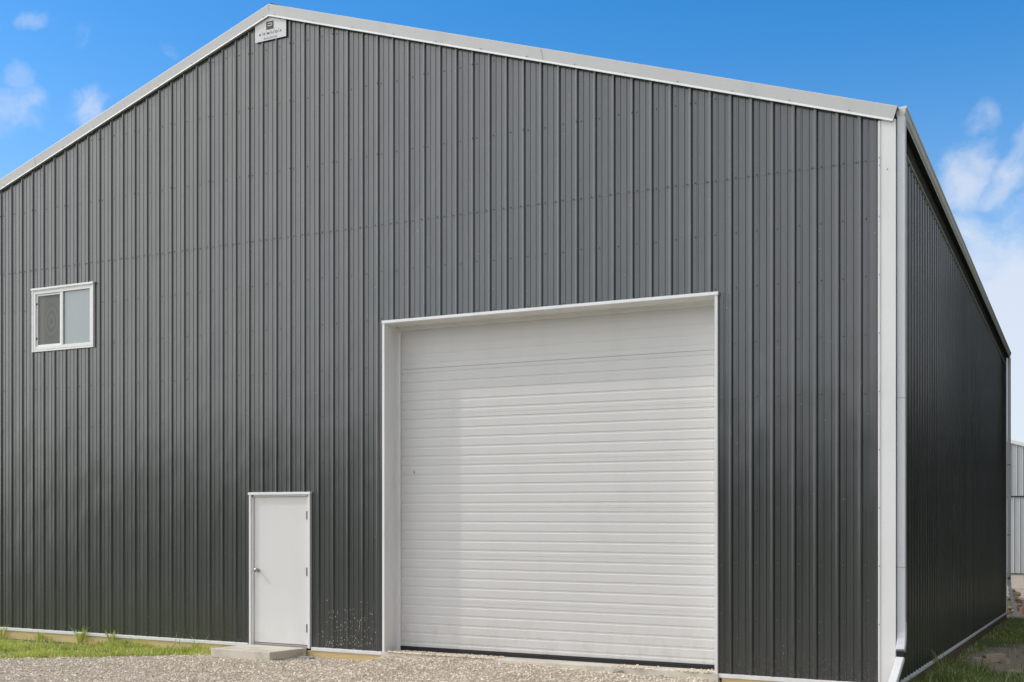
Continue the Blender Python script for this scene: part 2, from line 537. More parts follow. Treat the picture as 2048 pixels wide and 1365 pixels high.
pr = [(WID+.15, -.002), (WID+.15,-.030), (WID+.14,-.026), (WID-.024,-.026), (WID-.024,.14)]
for a, b in zip(pr, pr[1:]): mb.quad((a[0],a[1],-.045),(b[0],b[1],-.045),(b[0],b[1],ZEV-.1),(a[0],a[1],ZEV-.1))
mb.build('corner_trim', M['trim'], bld, recalc=False)

# base trim: ledge under the sheets with a down-turned face
def base_trim(x0, x1):
    mb = MB()
    mb.prism([(.0, .0), (-.036, -.001), (-.038, -.004), (-.038, -.042), (-.034, -.045), (.0, -.045)], 'x', x0, x1)
    return mb.build('base_trim', M['trim'], bld)
base_trim(WID, MD[0]-.05); base_trim(MD[1]+.047, BD[0]-.03); base_trim(BD[1]+.03, -.149)
mb = MB()
mb.prism([(.0, .0), (.040, -.001), (.042, -.004), (.042, -.030), (.038, -.034), (.0, -.034)], 'y', .14, LEN-.14)
mb.build('base_trim', M['trim'], bld)
# treated skirt boards under the trim
def skirt(x0, x1, mat='wood'):
    MB().box(x0, x1, -.024, .016, -.36, -.0453).build('skirt_board', M[mat], bld)
seg = [WID, -14.4, -11.3, -8.42]
for a, b in zip(seg, seg[1:]): skirt(a+.002, b-.002)
skirt(-7.36, -6.20); skirt(-1.80, -.02)
for a, b in ((.02, 4.9), (4.9, 9.8), (9.8, LEN)):
    MB().box(-.016, .026, a+.003, b-.003, -.42, -.0343).build('skirt_board', M['wood2'], bld)

# ------------------------------------------------------------------ gutter and downspouts on the right side
GZ = ZEV - .045
gp = [(.022, GZ+.098), (.018, GZ), (.085, GZ-.006), (.088, GZ+.012), (.100, GZ+.022), (.108, GZ+.045), (.112, GZ+.075), (.122, GZ+.088), (.124, GZ+.104), (.116, GZ+.108)]
gut = MB()
y0g, y1g = .035, LEN+.05
inner = [(x*.93+.002, z+.004 if z < GZ+.09 else z) for x, z in gp]
for yy_a, yy_b in ((y0g, y1g),):
    for i_, (a, b) in enumerate(zip(gp, gp[1:])): gut.quad((a[0],yy_a,a[1]),(b[0],yy_a,b[1]),(b[0],yy_b,b[1]),(a[0],yy_b,a[1]), 1 if i_ == 1 else 0)  # underside strip painted dark for its shade
go = gut.build('gutter', [M['gutter'], M['dark_trim_shade']], bld, recalc=False)
for yy in (y0g-.001, y1g+.001):
    MB().add([(x, yy, z) for x, z in gp], [tuple(range(len(gp)))]).build('end_cap', M['gutter'], go, recalc=False)
mb = MB(); mb.box(.020, .092, y0g-.012, y0g+.004, GZ-.018, GZ+.004); mb.build('outlet_flange', M['dark_trim_shade'], go, bevel=.002)
# eave trim below the gutter, shade painted dark, with a light bottom lip
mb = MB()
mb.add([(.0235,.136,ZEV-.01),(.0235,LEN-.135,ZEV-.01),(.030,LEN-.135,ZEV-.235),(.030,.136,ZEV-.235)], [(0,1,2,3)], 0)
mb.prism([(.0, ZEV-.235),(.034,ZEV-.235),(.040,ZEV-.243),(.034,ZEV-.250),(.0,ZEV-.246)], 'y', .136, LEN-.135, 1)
mb.build('eave_trim', [M['dark_trim_shade'], M['gutter']], bld)

def rect_tube(mb, path, w, d, axis_w):
    """rectangular spout through centre points; axis_w: unit vector of its width"""
    aw = Vector(axis_w); rings = []
    n = len(path)
    for i, p in enumerate(path):
        p = Vector(p)
        t = (Vector(path[min(i+1, n-1)]) - Vector(path[max(i-1, 0)])).normalized()
        bn = t.cross(aw).normalized()
        c = .008
        pts = []
        for (sa, sb) in ((-1,-1),(1,-1),(1,1),(-1,1)):
            ca, cb = sa*(w/2), sb*(d/2)
            if sa*sb > 0: q = [(ca, cb - sb*c), (ca - sa*c, cb)]
            else: q = [(ca - sa*c, cb), (ca, cb - sb*c)]
            pts += [p + aw*a + bn*b for a, b in q]
        rings.append(pts)
    return mb.sweep(lambda r: r, rings)
# near downspout: its spout kicks out towards the drive
dx, dy = .0735, .030
down = MB()
rect_tube(down, [(dx, dy, GZ-.004), (dx, dy, 3.0), (dx, dy, .62), (dx, dy, .56)], .086, .066, (1,0,0))
dn = down.build('downspout', M['spout'], bld, smooth=False)
el = MB()
rect_tube(el, [(dx+.002, dy, .64), (dx+.003, dy+.002, .54), (dx+.003, dy-.010, .47), (dx+.002, dy-.040, .40), (dx, dy-.075, .352)], .090, .070, (1,0,0))
el.build('elbow', M['spout'], dn)
MB().box(dx-.037, dx+.037, dy-.092, dy-.030, .268, .345).build('spout_mouth_shade', M['dark'], dn)  # dark box standing for the shade inside the open spout
ex = MB()
rect_tube(ex, [(dx-.002, dy-.062, .272), (dx-.003, dy-.45, .11), (dx-.004, dy-1.05, -.12)], .080, .058, (1,0,0))
ex.build('spout_extension', M['trim'], dn)
for zz in (2.93, 1.20):
    MB().box(dx-.0445, dx+.0445, dy-.0345, dy+.0345, zz, zz+.006).build('strap', M['hinge'], dn)
# far downspout at the back corner: its spout kicks sideways into the yard
fx, fy = .075, LEN+.03
down = MB()
rect_tube(down, [(fx, fy, GZ-.004), (fx, fy, 3.0), (fx, fy, .75)], .072, .066, (1,0,0))
dn2 = down.build('downspout', M['spout'], bld)
el = MB(); rect_tube(el, [(fx, fy, .80), (fx+.002, fy, .66), (fx+.012, fy, .58)], .066, .080, (0,1,0)); el.build('elbow', M['spout'], dn2)
ex = MB(); rect_tube(ex, [(fx+.012, fy, .57), (fx+.07, fy, .28), (fx+.17, fy, -.10)], .060, .070, (0,1,0)); ex.build('spout_extension', M['gutter'], dn2)
for zz in (4.35, 2.5, 3.5-.9):
    pass
for zz in (3.35, 1.75):
    MB().box(fx-.038, fx+.038, fy-.0345, fy+.0345, zz, zz+.03).build('strap', M['hinge'], dn2)

# ------------------------------------------------------------------ overhead door (parts of the building)
od = empty('overhead_door', (0,0,0), None, None)
for k in ('label', 'category'):
    if k in od: del od[k]
od.parent = bld; od.location = -Vector(bld.location)
class Sub:  pass
def child_of(o_parent, mbx, name, mats, **kw):
    """build in site coordinates under a sub-root whose world matrix is identity"""
    o = mbx.build(name, mats, None, None, **kw)
    o.parent = o_parent
    o.location = -Vector(o_parent_world(o_parent))
    return o
def o_parent_world(o):
    v = Vector((0,0,0))
    while o is not None:
        v += Vector(o.location); o = o.parent
    return v
bx0, bx1, bz0, bz1 = BD
DY = .30
# leaf: horizontal grooves, sections
leaf = MB()
x0, x1 = -6.135, -1.895
zb, zt = .055, 4.19
secs = 7
hsec = (zt - zb) / secs
def door_prof():
    pts = [(DY, zb)]
    for s in range(secs):
        z0 = zb + s * hsec
        for g in range(5):
            zc = z0 + (g + .5) * hsec / 5
            dep = .0050 if s < secs-1 else .0022
            pts += [(DY, zc-.020), (DY+dep, zc-.012), (DY+dep, zc+.011), (DY, zc+.0135)]
        if s < secs-1:
            ze = z0 + hsec
            sd_ = .012 if s == secs-2 else .0028
            pts += [(DY, ze-.0030), (DY+sd_, ze-.0022), (DY+sd_, ze+.0008), (DY-.0003, ze+.0018)]
    pts.append((DY, zt))
    return pts
dp = door_prof()
for a, b in zip(dp, dp[1:]):
    leaf.quad((x0,a[0],a[1]),(x1,a[0],a[1]),(x1,b[0],b[1]),(x0,b[0],b[1]))
child_of(od, leaf, 'door_panel', M['overhead'], recalc=False)
mb = MB(); mb.box(x0+.01, x1-.01, DY-.014, DY+.02, .000, .058)
mb.prism([(DY-.020,.036),(DY-.014,.030),(DY-.014,.042)], 'x', x0+.01, x1-.01)
child_of(od, mb, 'bottom_seal', M['rubber'])
# jambs: outer face strip, deep return, stop
def jamb(xw, s):
    mb = MB()      # s=+1 left jamb (opening to its right)
    pr = [(xw - s*.022, -.004), (xw - s*.022, -.040), (xw + s*.010, -.042), (xw + s*.012, -.036), (xw + s*.004, .262), (xw + s*.018, .262), (xw+s*.020, .272), (xw + s*.046, .276), (xw + s*.046, .298)]
    for a, b in zip(pr, pr[1:]): mb.quad((a[0],a[1],-.045),(b[0],b[1],-.045),(b[0],b[1],bz1),(a[0],a[1],bz1))
    # closed foot
    mb.quad((xw - s*.022,-.040,-.045),(xw + s*.010,-.042,-.045),(xw+s*.004,.262,-.045),(xw - s*.022,.262,-.045))
    return mb
child_of(od, jamb(bx0, 1), 'jamb', M['trim'], recalc=False)
child_of(od, jamb(bx1, -1), 'jamb', M['trim'], recalc=False)
mb = MB()
mb.prism([(-.003, bz1+.030), (-.048, bz1+.028), (-.050, bz1-.006), (-.044, bz1-.010), (.262, bz1+.000), (.262, bz1-.014), (.276, bz1-.016), (.276, bz1-.050), (.300, bz1-.050), (.300, bz1+.030)], 'x', bx0-.024, bx1+.030)
child_of(od, mb, 'head_trim', M['trim'])
# small latch hole and dent mark
mb = MB(); mb.box(-5.93, -5.915, DY-.004, DY+.002, 2.262, 2.30); child_of(od, mb, 'key_hole', M['hinge'])

# ------------------------------------------------------------------ walk door
wd = bpy.data.objects.new('door', None); COL.objects.link(wd); wd.parent = bld; wd.location = -Vector(bld.location)
mx0, mx1, mz0, mz1 = MD
child_of(wd, MB().box(mx0+.034, mx1-.034, .004, .05, .020, mz1-.032), 'door_leaf', M['door'], bevel=.002)
for (a, b) in ((mx0-.026, mx0+.004), (mx1-.004, mx1+.026)):
    child_of(wd, MB().box(a, b, -.040, .02, -.020, mz1+.001), 'casing', M['trim'], bevel=.003)
for (a, b) in ((mx0+.004, mx0+.030), (mx1-.030, mx1-.004)):
    child_of(wd, MB().box(a, b, -.018, .06, -.02, mz1-.036), 'door_frame', M['door'], bevel=.002)
child_of(wd, MB().box(mx0+.0305, mx1-.0305, -.018, .06, mz1-.028, mz1+.001), 'door_frame', M['door'], bevel=.002)
child_of(wd, MB().prism([(-.002, mz1+.034), (-.050, mz1+.028), (-.052, mz1-.002), (-.046, mz1+.002), (-.002, mz1+.004)], 'x', mx0-.036, mx1+.036), 'drip_cap', M['trim'])
child_of(wd, MB().box(mx0-.01, mx1+.01, -.012, .10, -.02, .012), 'threshold', M['steel'], bevel=.003)
for zz in (1.72, .98, .24):
    m_ = MB(); m_.box(mx1-.040, mx1-.026, -.0215, .0115, zz-.055, zz+.055); m_.sweep(lambda r: r, [[(mx1-.037+.007*math.cos(a), -.024+.007*math.sin(a), z_) for a in [i*math.pi/4 for i in range(8)]] for z_ in (zz-.055, zz+.055)])
    child_of(wd, m_, 'hinge', M['hinge'])
# knob: rose, neck, round grip
def lathe_y(cx, cz, prof, n=20):
    return [[(cx + r*math.cos(2*math.pi*i/n), y, cz + r*math.sin(2*math.pi*i/n)) for i in range(n)] for (r, y) in prof]
kb = MB().sweep(lambda r: r, lathe_y(mx0+.098, .985, [(.033,.012),(.033,.006),(.030,.002),(.014,0),(.012,-.022),(.020,-.032),(.028,-.044),(.029,-.056),(.024,-.066),(.010,-.069),(.001,-.069)]))
child_of(wd, kb, 'knob', M['steel'], smooth=True)

# ------------------------------------------------------------------ window
wn = bpy.data.objects.new('window', None); COL.objects.link(wn); wn.parent = bld; wn.location = -Vector(bld.location)
a0, a1, c0, c1 = WN
xm = (a0 + a1)/2 - .015
def frame(mbx, x0, x1, z0, z1, w, ya, yb):
    mbx.box(x0, x0+w, ya, yb, z0, z1); mbx.box(x1-w, x1, ya, yb, z0, z1)
    mbx.box(x0+w, x1-w, ya+.0005, yb, z0, z0+w); mbx.box(x0+w, x1-w, ya+.0005, yb, z1-w, z1)
    return mbx
# wall casing, drip cap and sill flashing
child_of(wn, frame(MB(), a0-.026, a1+.026, c0-.030, c1+.026, .026, -.036, .01), 'casing', M['vinyl'], bevel=.002)
child_of(wn, MB().prism([(-.002, c1+.048), (-.046, c1+.042), (-.048, c1+.014), (-.042, c1+.018), (-.002, c1+.0265)], 'x', a0-.034, a1+.034), 'drip_cap', M['vinyl'])
fr = frame(MB(), a0+.001, a1-.001, c0+.001, c1-.001, .046, -.030, .05)
fr.box(xm-.024, xm+.024, -.028, .05, c0+.047, c1-.047)
child_of(wn, fr, 'window_frame', M['vinyl'], bevel=.003)
child_of(wn, frame(MB(), a0+.049, xm-.026, c0+.049, c1-.049, .026, -.012, .02), 'sash', M['vinyl'], bevel=.002)
child_of(wn, MB().box(a0+.076, xm-.053, .000, .004, c0+.076, c1-.076), 'insect_screen', M['screen'])
child_of(wn, MB().box(xm+.025, a1-.048, -.004, .010, c0+.048, c1-.048), 'pane', M['glass'])
child_of(wn, MB().box(a0+.076, xm-.053, .022, .030, c0+.076, c1-.076), 'pane', M['glass'])
for zz in (c0+.17, c1-.19):
    child_of(wn, MB().box(a0+.053, a0+.069, -.024, -.0125, zz-.014, zz+.014), 'screen_clip', M['rubber'], bevel=.002)

# ------------------------------------------------------------------ screws
def screw_mesh(name, mat, axis):
    n = 8; rings = []
    for (r, h) in ((.0082, 0), (.0082, .002), (.0060, .0026), (.0056, .0064), (.0036, .0076)):
        ring = []
        for i in range(n):
            a = 2*math.pi*i/n
            if axis == 'y': ring.append((r*math.cos(a), -h, r*math.sin(a)))
            else: ring.append((h, r*math.cos(a), r*math.sin(a)))
        rings.append(ring)
    vs = [q for r in rings for q in r]; fs = []
    for k in range(len(rings)-1):
        for i in range(n):
            j = (i+1) % n; fs.append((k*n+i, k*n+j, (k+1)*n+j, (k+1)*n+i))
    fs.append(tuple((len(rings)-1)*n+i for i in range(n)))
    me = bpy.data.meshes.new(name); me.from_pydata(vs, [], fs); me.materials.append(mat)
    import bmesh
    bm = bmesh.new(); bm.from_mesh(me); bmesh.ops.recalc_face_normals(bm, faces=bm.faces); bm.to_mesh(me); bm.free()
    return me, vs, fs
sm, svs, sfs = screw_mesh('screw', M['screw'], 'y')
rows = [ZSEAM + .014 - .5985*k for k in range(1, 10)] + [ZSEAM + .905, ZSEAM + 1.80, ZSEAM+2.55]
pos = []
rs = random.Random(3)
def in_hole(x, z, m=.05):
    return any(h[0]-m < x < h[1]+m and h[2]-m < z < h[3]+m for h in holes)
k = 0
while True:
    c = RIB0 + (k - 14) * PITCH; k += 1
    if c > -.20: break
    if c < WID + .1: continue
    for zi, zr in enumerate(rows):
        x = c + .052 + rs.uniform(-.004,.004); z = zr + rs.uniform(-.008,.008)
        if x > -.165 or z > roof_z(x) - .15 or in_hole(x, z): continue
        pos.append((x, -.0006 if z < ZSEAM else -.0028, z))
        if zi >= 9 and k % 3 == 0: pos.append((c + .001, -.0245, z + rs.uniform(-.006,.006)))
    for off in (-.045, .052):
        x = c + off + rs.uniform(-.003,.003)
        if -.165 > x and ZSEAM < roof_z(x)-.15: pos.append((x, -.0040, ZSEAM + .016 + rs.uniform(-.004,.004)))
    # bottom row
    x = c + .052
    if not in_hole(x, .03, .03) and x < -.165: pos.append((x, -.0006, .035 + rs.uniform(-.005,.005)))
cam_xy = Vector((1.852, -12.375, 1.5))
pos.sort(key=lambda p: (Vector(p) - cam_xy).length)
wroot = o_parent_world(w_front)
for i, p in enumerate(pos[:99]):
    o = bpy.data.objects.new('screw', sm); COL.objects.link(o)
    o.parent = w_front; o.location = W(p) - wroot
mb = MB()
for p in pos[99:]:
    mb.add([(p[0]+q[0], p[1]+q[1], p[2]+q[2]) for q in svs], sfs)
so = mb.build('screws', M['screw'], w_front); so['kind'] = 'stuff'
# trim screws
tm, _, _ = screw_mesh('trim_screw', M['zinc'], 'y')
trim_parent = [o for o in bld.children if o.name.startswith('rake_trim')]
for o_t, sg in ((trim_parent[0], -1), (trim_parent[1], 1)):
    for j in range(13):
        xx = APX + sg * (.09 + j*.62)
        if xx > -.06: continue
        o = bpy.data.objects.new('screw', tm); COL.objects.link(o); o.parent = o_t
        o.location = W((xx, -.0465, roof_z(xx)-.066)) - wroot
ct = [o for o in bld.children if o.name.startswith('corner_trim')][0]
for zz in rows[:9] + [ZSEAM+.02, ZSEAM-.06]:
    o = bpy.data.objects.new('screw', tm); COL.objects.link(o); o.parent = ct
    o.location = W((-.137, -.036, zz)) - wroot
o = bpy.data.objects.new('screw', tm); COL.objects.link(o); o.parent = ct; o.location = W((-.06, -.026, 5.28)) - wroot

# ------------------------------------------------------------------ sign under the ridge
sx0, sx1, sz0 = -8.215, -7.700, 8.045
SY = -.030
sign = empty('building_sign', (-7.96, SY, sz0), 'small pale five-sided name board fixed under the ridge of the dark gable', 'sign')
def sroof(x): return roof_z(x) - .112
poly = [(sx0, sz0), (sx1, sz0), (sx1, sroof(sx1)), (APX, sroof(APX)), (sx0, sroof(sx0))]
MB().prism(poly, 'y', SY, SY+.006).build('board', M['board'], sign)
ec = APX + .005
ec = -7.966
e0, e1, ez0, ez1 = ec-.060, ec+.060, 8.186, 8.290
MB().box(e0, e1, SY-.0030, SY-.0005, ez0, ez1).build('emblem', M['emblem'], sign)
em = [c for c in sign.children if c.name.startswith('emblem')][0]
MB().prism([(e0+.004, ez0+.004), (e0+.050, ez0+.004), (e0+.050, ez0+.034), (e0+.036, ez0+.034), (e0+.036, ez0+.070), (e0+.004, ez0+.070)], 'y', SY-.0045, SY-.0028).build('emblem_block', M['emblem_red'], em)
# open letter-like bowl drawn as a bent stroke
def stroke(pts, w):
    mb = MB()
    L_, Rr = [], []
    for i, p in enumerate(pts):
        a = Vector(pts[max(i-1,0)]); b = Vector(pts[min(i+1,len(pts)-1)]); t = (b-a).normalized(); nn = Vector((-t.y, t.x))
        L_.append(Vector(p)+nn*w/2); Rr.append(Vector(p)-nn*w/2)
    for i in range(len(pts)-1):
        mb.prism([tuple(L_[i]), tuple(L_[i+1]), tuple(Rr[i+1]), tuple(Rr[i])], 'y', SY-.0062, SY-.0046)
    return mb
arc = [(ec+.022 + .016*math.cos(a), 8.246 + .016*math.sin(a)) for a in [math.pi/2 - i*math.pi/8 for i in range(9)]]
stroke([(ec-.030, 8.262), (ec, 8.262)] + arc + [(ec, 8.230), (ec-.030, 8.230)], .010).build('emblem_letter', M['emblem_white'], em)

def text_obj(txt, name, mat, parent, cx, z, size, sx, spacing=1.0, y=SY-.0015, bold=0.):
    cu = bpy.data.curves.new(name, 'FONT'); cu.body = txt; cu.size = size; cu.extrude = .0006; cu.offset = bold
    cu.align_x = 'CENTER'; cu.space_character = spacing
    tmp = bpy.data.objects.new('tmp', cu); COL.objects.link(tmp)
    dg = bpy.context.evaluated_depsgraph_get(); dg.update()
    me = bpy.data.meshes.new_from_object(tmp.evaluated_get(dg))
    bpy.data.objects.remove(tmp); bpy.data.curves.remove(cu)
    me.transform(Matrix.Translation((0,0,0)) @ Matrix.Rotation(R(90), 4, 'X') @ Matrix.Diagonal((sx,1,1,1)))
    # follow the site shear like the wall does
    for v in me.vertices: v.co.z += KX * v.co.x
    me.materials.clear(); me.materials.append(mat)
    o = bpy.data.objects.new(name, me); COL.objects.link(o); o.parent = parent
    o.location = W((cx, y, z)) - Vector(parent.location)
    return o
word = 'REMUDA'
for i, ch in enumerate(word):
    text_obj(ch, 'letter', M['ink'], sign, -8.128 + i*.0675, 8.121, .044, 1.25, bold=.0008)
mb = MB()
for i in range(5):
    xx = -8.128 + (i+.5)*.0675
    mb.box(xx-.0009, xx+.0009, SY-.0022, SY-.0004, 8.118, 8.178)
mb.build('letter_divider', M['ink2'], sign)
text_obj('BUILDING', 'lettering', M['ink2'], sign, -7.958, 8.062, .038, 1.2, 1.12)

# ------------------------------------------------------------------ ground
def sstep(a, b, x):
    t = max(0., min(1., (x-a)/(b-a))); return t*t*(3-2*t)
def nz(x, y, s, seed=0.):
    return mnoise.noise(Vector((x*s + seed, y*s - seed, seed*.37)))
def ground_h(x, y):
    h = -.165 + .018*nz(x, y, .8) + .008*nz(x, y, 3., 4.)
    if x > 0: h -= .03 * sstep(0, 1, x) * sstep(0, 3, y)
    return h
def gravel_edge(x):
    """y of the drive's far edge on the left, where the grass strip starts"""
    pts = [(-20, -7.4), (-11.6, -3.35), (-10.4, -2.15), (-9.6, -1.35), (-8.9, -.62), (-8.45, -.30), (-8.30, -.02), (50, -.02)]
    for a, b in zip(pts, pts[1:]):
        if a[0] <= x <= b[0]:
            return a[1] + (b[1]-a[1])*(x-a[0])/(b[0]-a[0]) + .05*nz(x, 0, 2.2, 9.)
    return -.02
def gravel_h(x, y):
    h = -.135 + .020*nz(x, y, .7, 2.) + .012*nz(x, y, 2.3, 5.)
    h += (.098 - .028*sstep(-5.2, -2.2, x)) * sstep(-6.25, -6.0, x) * (1 - sstep(-1.95, -1.6, x)) * sstep(-1.5, -.15, y)
    h += .012 * sstep(-8.9, -8.3, x) * (1-sstep(-7.5, -7.1, x)) * sstep(-1.6, -1.0, y)
    e = gravel_edge(x) - y
    h -= .05 * (1 - sstep(0, .25, e)) * (1 if x < -8.7 else 0)
    return h
def grid(x0, x1, y0, y1, nx, ny, hf, keep=lambda x, y: True):
    mb = MB()
    vs = []; 
    for j in range(ny+1):
        for i in range(nx+1):
            x = x0 + (x1-x0)*i/nx; y = y0 + (y1-y0)*j/ny
            vs.append((x, y, hf(x, y)))
    fs = []
    for j in range(ny):
        for i in range(nx):
            a = j*(nx+1)+i
            cx = x0 + (x1-x0)*(i+.5)/nx; cy = y0 + (y1-y0)*(j+.5)/ny
            if keep(cx, cy): fs.append((a, a+1, a+nx+2, a+nx+1))
    return mb.add(vs, fs)
# big sheet to the horizon: fine near the building, coarse beyond
g = MB()
def flat_h(x, y):
    d = max(abs(x+8), abs(y-3))
    h = ground_h(x, y)
    if d > 60:   # level out the site shear far away
        h += -lift(x, y) * sstep(60, 200, d)
    return h
xs = [-1500,-600,-250,-120,-70,-45] + [-32 + i*.8 for i in range(61)] + [25,40,70,120,250,600,1500]
ys = [-1500,-600,-250,-120,-70,-45,-30] + [-20 + i*.8 for i in range(71)] + [45,60,90,150,300,700,1500]
vs = [(x, y, flat_h(x, y)) for y in ys for x in xs]
nx = len(xs)
fs = [(j*nx+i, j*nx+i+1, (j+1)*nx+i+1, (j+1)*nx+i) for j in range(len(ys)-1) for i in range(nx-1)]
g.add(vs, fs)
tag(g.build('ground', M['soil'], recalc=False, smooth=True), kind='structure')
dr = grid(-17.6, .6, -9.0, -.03, 182, 90, gravel_h, lambda x, y: y < gravel_edge(x))
tag(dr.build('gravel_drive', M['gravel'], recalc=False, smooth=True), kind='structure')
lot = grid(-14, 14, 19.5, 46, 40, 40, lambda x, y: ground_h(x, y) + .03 + .01*nz(x,y,1.))
tag(lot.build('gravel_lot', M['lot'], recalc=False, smooth=True), kind='structure')

# loose crushed stone over the drive
def stones(cands, name, mat, smin, smax, seed):
    rr = random.Random(seed)
    vs, fs = [], []
    base = [(1,0,0),(-1,0,0),(0,1,0),(0,-1,0),(0,0,1),(0,0,-1)]
    tri = [(0,2,4),(2,1,4),(1,3,4),(3,0,4),(2,0,5),(1,2,5),(3,1,5),(0,3,5)]
    for (x, y, z) in cands:
        s = smin + (smax-smin) * rr.random()**2.2
        a = rr.uniform(0, 6.28); ca, sa = math.cos(a), math.sin(a)
        sc = (s*rr.uniform(.8,1.3), s*rr.uniform(.6,1.), s*rr.uniform(.45,.8))
        tl = rr.uniform(-.5,.5)
        b = len(vs)
        for (p, q, r) in base:
            p, q, r = p*sc[0]*rr.uniform(.75,1.2), q*sc[1]*rr.uniform(.75,1.2), r*sc[2]*rr.uniform(.75,1.2)
            p, r = p*math.cos(tl)-r*math.sin(tl), p*math.sin(tl)+r*math.cos(tl)
            px, py, pz = x + p*ca - q*sa, y + p*sa + q*ca, z + r
            vs.append((px, py, pz + lift(px, py)))
        fs += [tuple(i+b for i in t) for t in tri]
    me = bpy.data.meshes.new(name); me.from_pydata(vs, [], fs); me.materials.append(mat)
    o = bpy.data.objects.new(name, me); COL.objects.link(o)
    return o
rr = random.Random(11)
c = []
N = 0
while N < 46000:
    x = rr.uniform(-12.6, .4); 
    # denser inside the strip the camera sees
    ylo = -1.7 - .42*(-x if x < 0 else 0)*.75
    y = rr.uniform(ylo-.6, -.05)
    e = gravel_edge(x)
    if y > e - .02 + rr.gauss(0,.05): continue
    if -8.32 < x < -7.33 and y > -.82: continue
    c.append((x, y, gravel_h(x, y) + .002)); N += 1
while N < 48500:      # crumbs thrown onto the sill
    x = rr.uniform(-6.1, -1.9); y = -.055 + .30*rr.random()**2.5
    if rr.random() > (.75 if x < -4.6 else .04) + .5*nz(x, 0, 1.3, 3.): continue
    c.append((x, y, .003)); N += 1
st = stones(c, 'gravel', M['pebble'], .0070, .026, 5)
tag(st, 'beige crushed gravel scattered over the drive in front of the building', 'gravel', kind='stuff')

# ------------------------------------------------------------------ grass
def blades(cands, name, mat, seed, hmin, hmax, wid):
    rr = random.Random(seed)
    vs, fs = [], []
    for (x, y, z, k) in cands:
        h = rr.uniform(hmin, hmax) * k; w = wid * rr.uniform(.6, 1.3)
        a = rr.uniform(0, 6.283); lean = rr.uniform(.1, .9) * h
        dx_, dy_ = math.cos(a)*lean, math.sin(a)*lean
        b2 = a + math.pi/2 + rr.uniform(-.6,.6); wx, wy = math.cos(b2)*w/2, math.sin(b2)*w/2
        b = len(vs)
        zz = z + lift(x, y)
        vs += [(x-wx, y-wy, zz), (x+wx, y+wy, zz),
               (x+dx_*.35+wx*.8, y+dy_*.35+wy*.8, zz+h*.55), (x+dx_*.35-wx*.8, y+dy_*.35-wy*.8, zz+h*.55),
               (x+dx_, y+dy_, zz+h*rr.uniform(.75,1.))]
        fs += [(b, b+1, b+2, b+3), (b+3, b+2, b+4)]
    me = bpy.data.meshes.new(name); me.from_pydata(vs, [], fs); me.materials.append(mat)
    o = bpy.data.objects.new(name, me); COL.objects.link(o)
    return o
rr = random.Random(21); c = []; N = 0
while N < 30000:
    x = rr.uniform(-14.6, -8.30); y = rr.uniform(-4.2, -.05)
    e = gravel_edge(x)
    if y < e + rr.gauss(-.03, .05): continue
    d = nz(x, y, 1.6, 3.)
    near_wall = sstep(-.55, -.1, y)
    if x > -9.5 and rr.random() < .35: continue
    if near_wall > .3 and (d < .05) and rr.random() < .75: continue
    if d < -.18 and rr.random() < .8: continue
    k = .75 + .7*max(0, d) + (.35 if near_wall > .4 and d > .1 else 0)
    if rr.random() < .012: k *= 2.2
    c.append((x, y, ground_h(x, y)+.0, k)); N += 1
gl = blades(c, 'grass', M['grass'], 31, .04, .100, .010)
tag(gl, 'bright green sunlit grass strip between the gravel and the front wall', 'grass', kind='stuff')
c = []; N = 0
while N < 42000:
    x = .05 + 2.3*rr.random(); y = .2 + 16.2*rr.random()**1.25
    if x > 1.9*( .25 + (y+1)/16) + .5: pass
    ee = math.hypot((x-.95)*1.25, (y-5.9)*.36) + .35*nz(x, y, 1.4, 2.)
    if ee < .95 and rr.random() < .96: continue
    dirt = sstep(.10, .35, nz(x, y, .9, 6.)+.42*math.exp(-((x-.75)**2/.25 + (y-7.2)**2/9)) )
    if rr.random() < dirt*.93: continue
    if x < .22 and y > 3 and rr.random() < .75: continue
    k = 1.5 if y < 4.2 else .8
    if rr.random() < .02: k *= 1.6
    c.append((x, y, ground_h(x, y), k)); N += 1
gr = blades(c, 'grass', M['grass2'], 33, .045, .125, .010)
tag(gr, 'rough darker grass growing in the shade along the right side wall', 'grass', kind='stuff')

# weeds: countable tufts against the front wall
def weed(x, y, n, h, seed, label, spread=.10, mat='grass'):
    rr = random.Random(seed)
    z = ground_h(x, y)
    mb = MB()
    for i in range(n):
        a = rr.uniform(0, 6.283); r0 = rr.uniform(0, .03); hh = h*rr.uniform(.5, 1.); sp = spread*rr.uniform(.3, 1.2)
        w = rr.uniform(.004, .009)
        p = Vector((x + r0*math.cos(a), y + r0*math.sin(a)*.5, z)); q = p + Vector((sp*.4*math.cos(a), sp*.2*math.sin(a), hh*.6)); t = p + Vector((sp*math.cos(a), sp*.4*math.sin(a), hh))
        wv = Vector((w, 0, 0)).copy(); wv.rotate(Matrix.Rotation(rr.uniform(-.8,.8), 3, 'Z'))
        mb.add([p-wv, p+wv, q+wv*.8, q-wv*.8, t], [(0,1,2,3),(3,2,4)])
        if rr.random() < .5:    # side leaf
            s = q + Vector((rr.uniform(-.05,.05), -.01, rr.uniform(0,.03)))
            mb.add([q-wv*.4, q+wv*.4, s+Vector((0,0,.008)), s-Vector((0,0,.008))], [(0,1,2,3)])
    o = mb.build('weed', M[mat], None, (x, y, z), recalc=False)
    tag(o, label, 'weed', 'weeds against the foot of the front wall')
    return o
weed(-11.35, -.11, 46, .30, 1, 'tallest bushy weed tuft reaching over the white base trim', .20)
weed(-10.75, -.10, 34, .26, 2, 'green weed tuft with dry stalks right of the tallest tuft', .14)
weed(-13.0, -.10, 26, .24, 3, 'thin weed with one tall dry stalk at the far left of the wall', .13)
weed(-10.45, -.12, 26, .14, 4, 'low dark broad-leaved weed on the bare board left of the step', .12, 'grass2')
